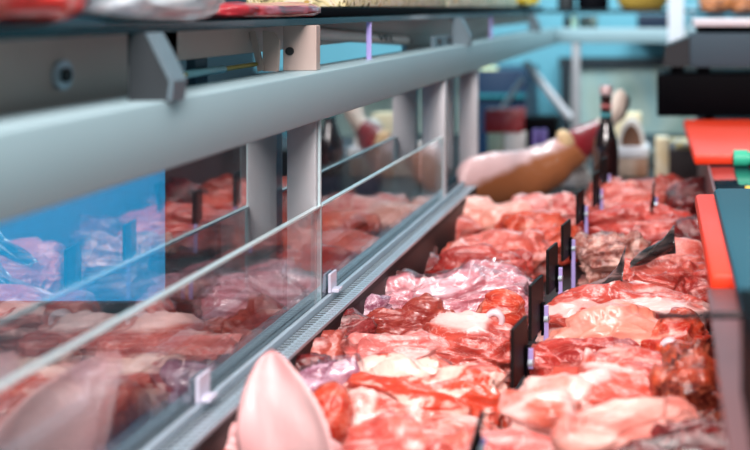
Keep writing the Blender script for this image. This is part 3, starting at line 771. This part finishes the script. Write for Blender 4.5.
goods('cheese_block', 'pale cream cheese block behind the half wheel', 'cheese', plain('cream_block', (240, 226, 188), .5, 0, .06, 20), 612, 641, 114, VY - DECK * F / 2.98, 2.98, .07)
goods('yellow_carton', 'narrow yellow and cream carton right of the cheese stack', 'carton', blotch('yellow_carton', [(240, 196, 90), (236, 226, 200), (220, 180, 90)], 8, .5, (1, 1, .3), .5), 655, 669, 138, VY - DECK * F / 2.8, 2.8, .05)
goods('dark_crate', 'dark brown crate beside yellow carton, below the black scale', 'crate', plain('dark_crate', (44, 32, 34), .5), 669, 715, 150, VY - DECK * F / 2.78, 2.78, .10)
lump('packet', 'blue and yellow crumpled packet on top of the dark crate', 'packet', blotch('blue_yellow', [(90, 130, 170), (214, 190, 120), (180, 190, 200)], 30, 1, (1, 1, 1), .4), 668, 700, 137, 150, 2.82, .06, 83)
goods('grey_carton', 'small grey-green carton between cheese stack and yellow carton', 'carton', plain('grey_carton', (120, 138, 142), .5), 643, 655, 150, VY - DECK * F / 3.05, 3.05, .05)
# left goods
Yg = 3.15; yg = VY - DECK * F / Yg
goods('white_packet', 'pale green-white packet under the left half of the red box', 'packet', plain('greenish_white', (176, 180, 160), .5), 487, 503, 133.2, yg, Yg, .09)
goods('white_packet', 'white packet beneath the right end of the red box', 'packet', plain('milk_white', (222, 212, 208), .5), 504, 524, 133.2, yg, Yg, .09)
rbx = goods('red_box', 'dark red box standing on two white packets', 'box', blotch('red_print', [(150, 26, 34), (160, 40, 46), (176, 86, 88)], 20, 1, (1, 1, 1), .4), 484, 522, 110, 133, Yg, .09)
goods('black_carton', 'black carton with purple fronts behind the ham', 'carton', M['black'], 524, 556, 118, yg, Yg + .06, .10)
for i, (a, c_) in enumerate(((532, 538), (540, 546))):
    goods('purple_packet', ('purple packet in front of the black carton, left one', 'purple packet in front of the black carton, right one')[i], 'packet', plain('purple%d' % i, (104, 84, 160), .4), a, c_, 130, VY - DECK * F / 3.1, 3.1, .03, .002, 0, 'purple packets')
# dark blue cabinet beyond
cab = thing('blue_cabinet', 'dark blue cabinet beyond the far end of the counter', 'cabinet', (sx(500, 4.3), 4.4, 0))
wc = sx(526, 4.3) - sx(474, 4.3)
box_part('carcass', cab, plain('navy', (18, 44, 74), .4), -wc / 2, wc / 2, -.1, .3, 0, CZ + sz(70, 4.3), .004)
bm = bmesh.new(); zb_ = CZ + sz(97, 4.3); bm_box(bm, -wc / 2, wc / 2, -.115, -.1002, zb_, zb_ + .012); link('shelf_strip', bm, M['tealband'], cab)
lt = goods('light_strip', 'small pale lamp strip over the blue cabinet', 'lamp', plain('pale_strip', (220, 230, 180), .5, emit=.6), 480, 496, 67.5, 69.9, 4.32, .05, .001)

# goods on cross shelf and glass shelf
ZS = -.0138
def on_shelf(name, label, cat, mat, x0, x1, X, h, dep, seed, kind='lump', group='goods on the glass shelf', up=0.0):
    """x0..x1: picture span of its near long side along the shelf at distance X from the eye"""
    Ya, Yb_ = X * F / (VX - x0), X * F / (VX - x1)
    if kind == 'box':
        return box_thing(name, label, cat, mat, -X - dep, -X, Ya, Yb_, CZ + ZS + up, CZ + ZS + up + h, .004, group)
    bm = meat_mesh(dep, Yb_ - Ya, h, seed, e=.45, lump=.18, fold=.14, sub=5)
    return tag(link(name, bm, mat, None, True, (-X - dep / 2, (Ya + Yb_) / 2, CZ + ZS + up)), label, cat, group)
m_redpk = blotch('red_white_pack', [(196, 30, 34), (226, 60, 54), (240, 150, 140), (250, 226, 220)], 14, 1.2, (1, 1, 1), .3, .5)
m_wbag = blotch('white_bag', [(206, 226, 236), (240, 246, 250), (188, 210, 224)], 10, 1.0, (1, 1, 1), .3, .4)
on_shelf('meat_pack', 'red and white film pack at the left end of the glass shelf', 'pack', m_redpk, -90, 112, .436, .06, .14, 91)
on_shelf('paper_bag', 'puffy white bag on the glass shelf above the nearest bracket', 'bag', m_wbag, 100, 236, .432, .05, .12, 92)
on_shelf('meat_pack', 'flat dark red pack on the glass shelf right of the white bag', 'pack', blotch('deep_red_pack', [(90, 14, 24), (170, 36, 48), (200, 80, 86)], 14, 1.2, (1, 1, 1), .3, .5), 238, 330, .44, .018, .12, 93)
m_flow = blotch('floral_print', [(58, 50, 40), (236, 226, 170), (240, 238, 220), (208, 170, 90)], 34, 2.5, (1, 1, 1), .5)
m_flow2 = blotch('floral_print_green', [(40, 60, 50), (214, 226, 196), (240, 240, 226), (226, 180, 70)], 34, 2.5, (1, 1, 1), .5)
on_shelf('patterned_box', 'yellow floral patterned box on the shelf, nearer of the two', 'box', m_flow, 346, 446, .452, .07, .14, 0, 'box', up=.0133)
on_shelf('patterned_box', 'pale green floral patterned box on the shelf, farther of the two', 'box', m_flow2, 448, 517, .452, .07, .14, 0, 'box', up=.0133)
on_shelf('yellow_packet', 'bright yellow packet past the floral boxes on the glass shelf', 'packet', M['yellow'], 519, 541, .454, .05, .12, 95, up=.0133)
box_thing('black_tray', 'long black tray under the floral boxes on the glass shelf', 'tray', M['black'], -.62, -.45, 1.32, 3.7, CZ + ZS + .0002, CZ + ZS + .0130, .002)
# cross shelf at far end
zc_ = CZ - .0098
bk = thing('wicker_basket', 'yellow wicker basket on the far cross shelf', 'basket', (sx(642, 3.85), 3.92, zc_))
bm = bmesh.new(); bm_lathe(bm, [(.075, 0), (.09, .02), (.105, .07), (.11, .11), (.106, .112), (.09, .03)], 36)
for v in bm.verts:
    a = math.atan2(v.co.y, v.co.x); v.co += Vector((math.cos(a), math.sin(a), 0)) * .002 * math.sin(a * 24 + v.co.z * 200)
link('weave', bm, blotch('wicker', [(150, 112, 36), (206, 168, 72), (176, 136, 50)], 30, .5, (.3, .3, 4), .6), bk, True)
bm = bmesh.new(); bmesh.ops.create_icosphere(bm, subdivisions=2, radius=.001)
for i in range(40): bm_tube(bm, (.108 * math.cos(2 * PI * i / 40), .108 * math.sin(2 * PI * i / 40), .11), (.108 * math.cos(2 * PI * (i + 1) / 40), .108 * math.sin(2 * PI * (i + 1) / 40), .11), .006, n=8)
link('rim', bm, blotch('wicker_rim', [(150, 112, 36), (206, 168, 72)], 30, .5, (1, 1, 1), .6), bk, True)
for i, (a, c_, mt, lb) in enumerate(((556, 574, 'slot', 'dark jar on the far cross shelf, left of the black tin'), (576, 608, 'black', 'black tin on the far cross shelf beside the wicker basket'))):
    Yk = 3.86; r = (c_ - a) / 2 * Yk / F
    t = thing(('jar', 'tin')[i], lb, ('jar', 'tin')[i], (sx((a + c_) / 2, Yk), Yk + .05, zc_))
    bm = bmesh.new(); bm_lathe(bm, [(r * .9, 0), (r, .004), (r, .07), (r * .9, .08)], 28); auto_smooth(link('body', bm, M[mt], t))
    bm = bmesh.new(); bm_lathe(bm, [(r * .92, .0805), (r * .92, .10)], 28); auto_smooth(link('lid', bm, M['grey2'], t))
# small things standing on the cross rail
zr = CZ - .0768
for i, (a, c_, y0, mt, lb) in enumerate(((563, 570, 14, 'slot', 'dark bottle on the far cross rail, left of the pale green jar'), (570.5, 577, 13.5, 'pg', 'small pale green jar on the far cross rail'), (579, 597, 16, 'slot2', 'dark packet on the far cross rail, right of the pale green jar'))):
    if mt == 'pg': mm = plain('pale_green', (176, 214, 190), .4)
    elif mt == 'slot2': mm = blotch('dark_teal_packet', [(14, 40, 46), (30, 60, 60), (150, 180, 170)], 30, 1, (1, 1, 1), .4)
    else: mm = M['slot']
    Yk = 3.79; r = (c_ - a) / 2 * Yk / F; h = sz(y0, Yk) + .0768
    if i < 2:
        bm = bmesh.new(); bm_lathe(bm, [(r * .9, 0), (r, .002), (r, h * .7), (r * .6, h * .85), (r * .6, h)], 20)
        o = link(('bottle', 'jar')[i], bm, mm, None, True, (sx((a + c_) / 2, Yk), Yk + .02, zr)); tag(o, lb, ('bottle', 'jar')[i])
    else:
        box_thing('packet', lb, 'packet', mm, sx(a, Yk), sx(c_, Yk), Yk, Yk + .03, zr, zr + h)
box_thing('storage_bin', 'dark navy bin on a wall ledge, seen over the far cross rail', 'bin', plain('navy_bin', (14, 34, 58), .5), sx(638, 4.75), sx(676, 4.75), 4.62, 4.78, CZ + sz(30, 4.7), CZ + sz(14, 4.7))
box_thing('wall_ledge', 'dark wall ledge carrying the navy bin', 'ledge', M['teal_edge'], sx(630, 4.75), sx(690, 4.75), 4.60, WB - .001, CZ + sz(33, 4.7), CZ + sz(30, 4.7) - .0005)
# wall shelf at right with loaves
Yw = 4.5
ws = thing('wall_shelf', 'teal wall shelf beyond the scale at top right', 'shelf', (.35, Yw + .15, CZ - .04))
box_part('board', ws, plain('shelf_teal', (20, 66, 84), .4), -.27, .6, -.12, .25, -.012, 0, .002)
bm = bmesh.new(); bm_box(bm, -.262, -.254, -.118, -.11, -.075, .05); link('hanger', bm, M['white'], ws)
bm = bmesh.new(); bm_box(bm, -.20, .5, -.1, .2, -.035, -.013); link('under_rail', bm, plain('bluish', (90, 170, 200), .4), ws)
m_loaf = blotch('crust', [(120, 66, 34), (186, 110, 60), (96, 50, 30)], 14, 1, (1, 1, 1), .5)
for i, (x, lb) in enumerate(((716, 'brown loaf on the wall shelf, left one'), (745, 'brown loaf on the wall shelf, right one at picture edge'))):
    bm = meat_mesh(.14, .16, .09, 96 + i, e=.8, lump=.08, sub=4)
    tag(link('bread_loaf', bm, m_loaf, None, True, (sx(x, Yw), Yw + .15, CZ - .0395)), lb, 'bread', 'loaves on the wall shelf')

# blue panel standing outside the glass on the customers' side; its glow is added
pn = thing('blue_stand', 'blue display panel with added glow, standing outside the front glass at left', 'display panel', (-1.05, 1.24, 0))
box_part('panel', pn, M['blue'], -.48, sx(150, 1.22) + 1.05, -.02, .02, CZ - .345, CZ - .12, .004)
box_part('lower_panel', pn, plain('grey_teal', (66, 108, 118), .5, 0, .3, 6, emit=.7), -.48, sx(150, 1.22) + 1.05, -.02, .02, CZ - .52, CZ - .3452, .003)  # glow added here too, to lift the grey-teal
box_part('foot', pn, M['darksteel'], -.45, -.35, -.15, .15, 0, .02, .002)
box_part('foot', pn, M['darksteel'], .28, .38, -.15, .15, 0, .02, .002)
box_part('leg', pn, M['darksteel'], -.41, -.38, -.015, .015, .02, CZ - .52)
box_part('leg', pn, M['darksteel'], .31, .34, -.015, .015, .02, CZ - .52)

# ------------------------------------------------------------------ light, camera
w = bpy.data.worlds.new('World'); SC.world = w; w.use_nodes = True
bg = w.node_tree.nodes['Background']; bg.inputs[0].default_value = (.55, .72, .78, 1); bg.inputs[1].default_value = .30
def area(name, loc, target, sxx, syy, power, col):
    l = bpy.data.lights.new(name, 'AREA'); l.shape = 'RECTANGLE'; l.size = sxx; l.size_y = syy; l.energy = power; l.color = col
    o = bpy.data.objects.new(name, l); COL.objects.link(o); o.location = loc
    d = Vector(target) - Vector(loc); o.rotation_euler = d.to_track_quat('-Z', 'Y').to_euler()
    return o
area('counter_lamp', (-.2, .75, CZ + .8), (-.16, 1.2, CZ - .4), .3, 2.6, 27.5, (1, .83, .80))
area('fill_light', (.1, -1.0, 2.5), (-.2, 1.3, 1.0), 1.2, .5, 56, (1, .93, .92))  # unseen fill added from behind the camera for ear and meat
area('fill_light', (.2, 3.6, 2.7), (0, 4.5, 1.0), 1.2, .6, 52, (.8, .95, 1))
area('fill_light', (-1.2, 2.6, 2.75), (-1.3, 4.8, 1.2), .6, 1.2, 60, (.8, .93, 1))  # unseen light added to brighten the back-left wall

cam = bpy.data.cameras.new('Camera'); co = bpy.data.objects.new('Camera', cam); COL.objects.link(co)
co.location = (0, 0, CZ); co.rotation_euler = (PI / 2, 0, 0)
cam.sensor_width = 36; cam.lens = F * 36 / 750
cam.shift_x = (375 - VX) / 750; cam.shift_y = (VY - 225) / 750
cam.clip_start = .02
cam.dof.use_dof = True; cam.dof.focus_distance = 1.3; cam.dof.aperture_fstop = 2.9
SC.camera = co
vs = SC.view_settings
vs.view_transform = 'Standard'; vs.look = 'None'; vs.gamma = 1; vs.use_curve_mapping = False; vs.exposure = 0.0
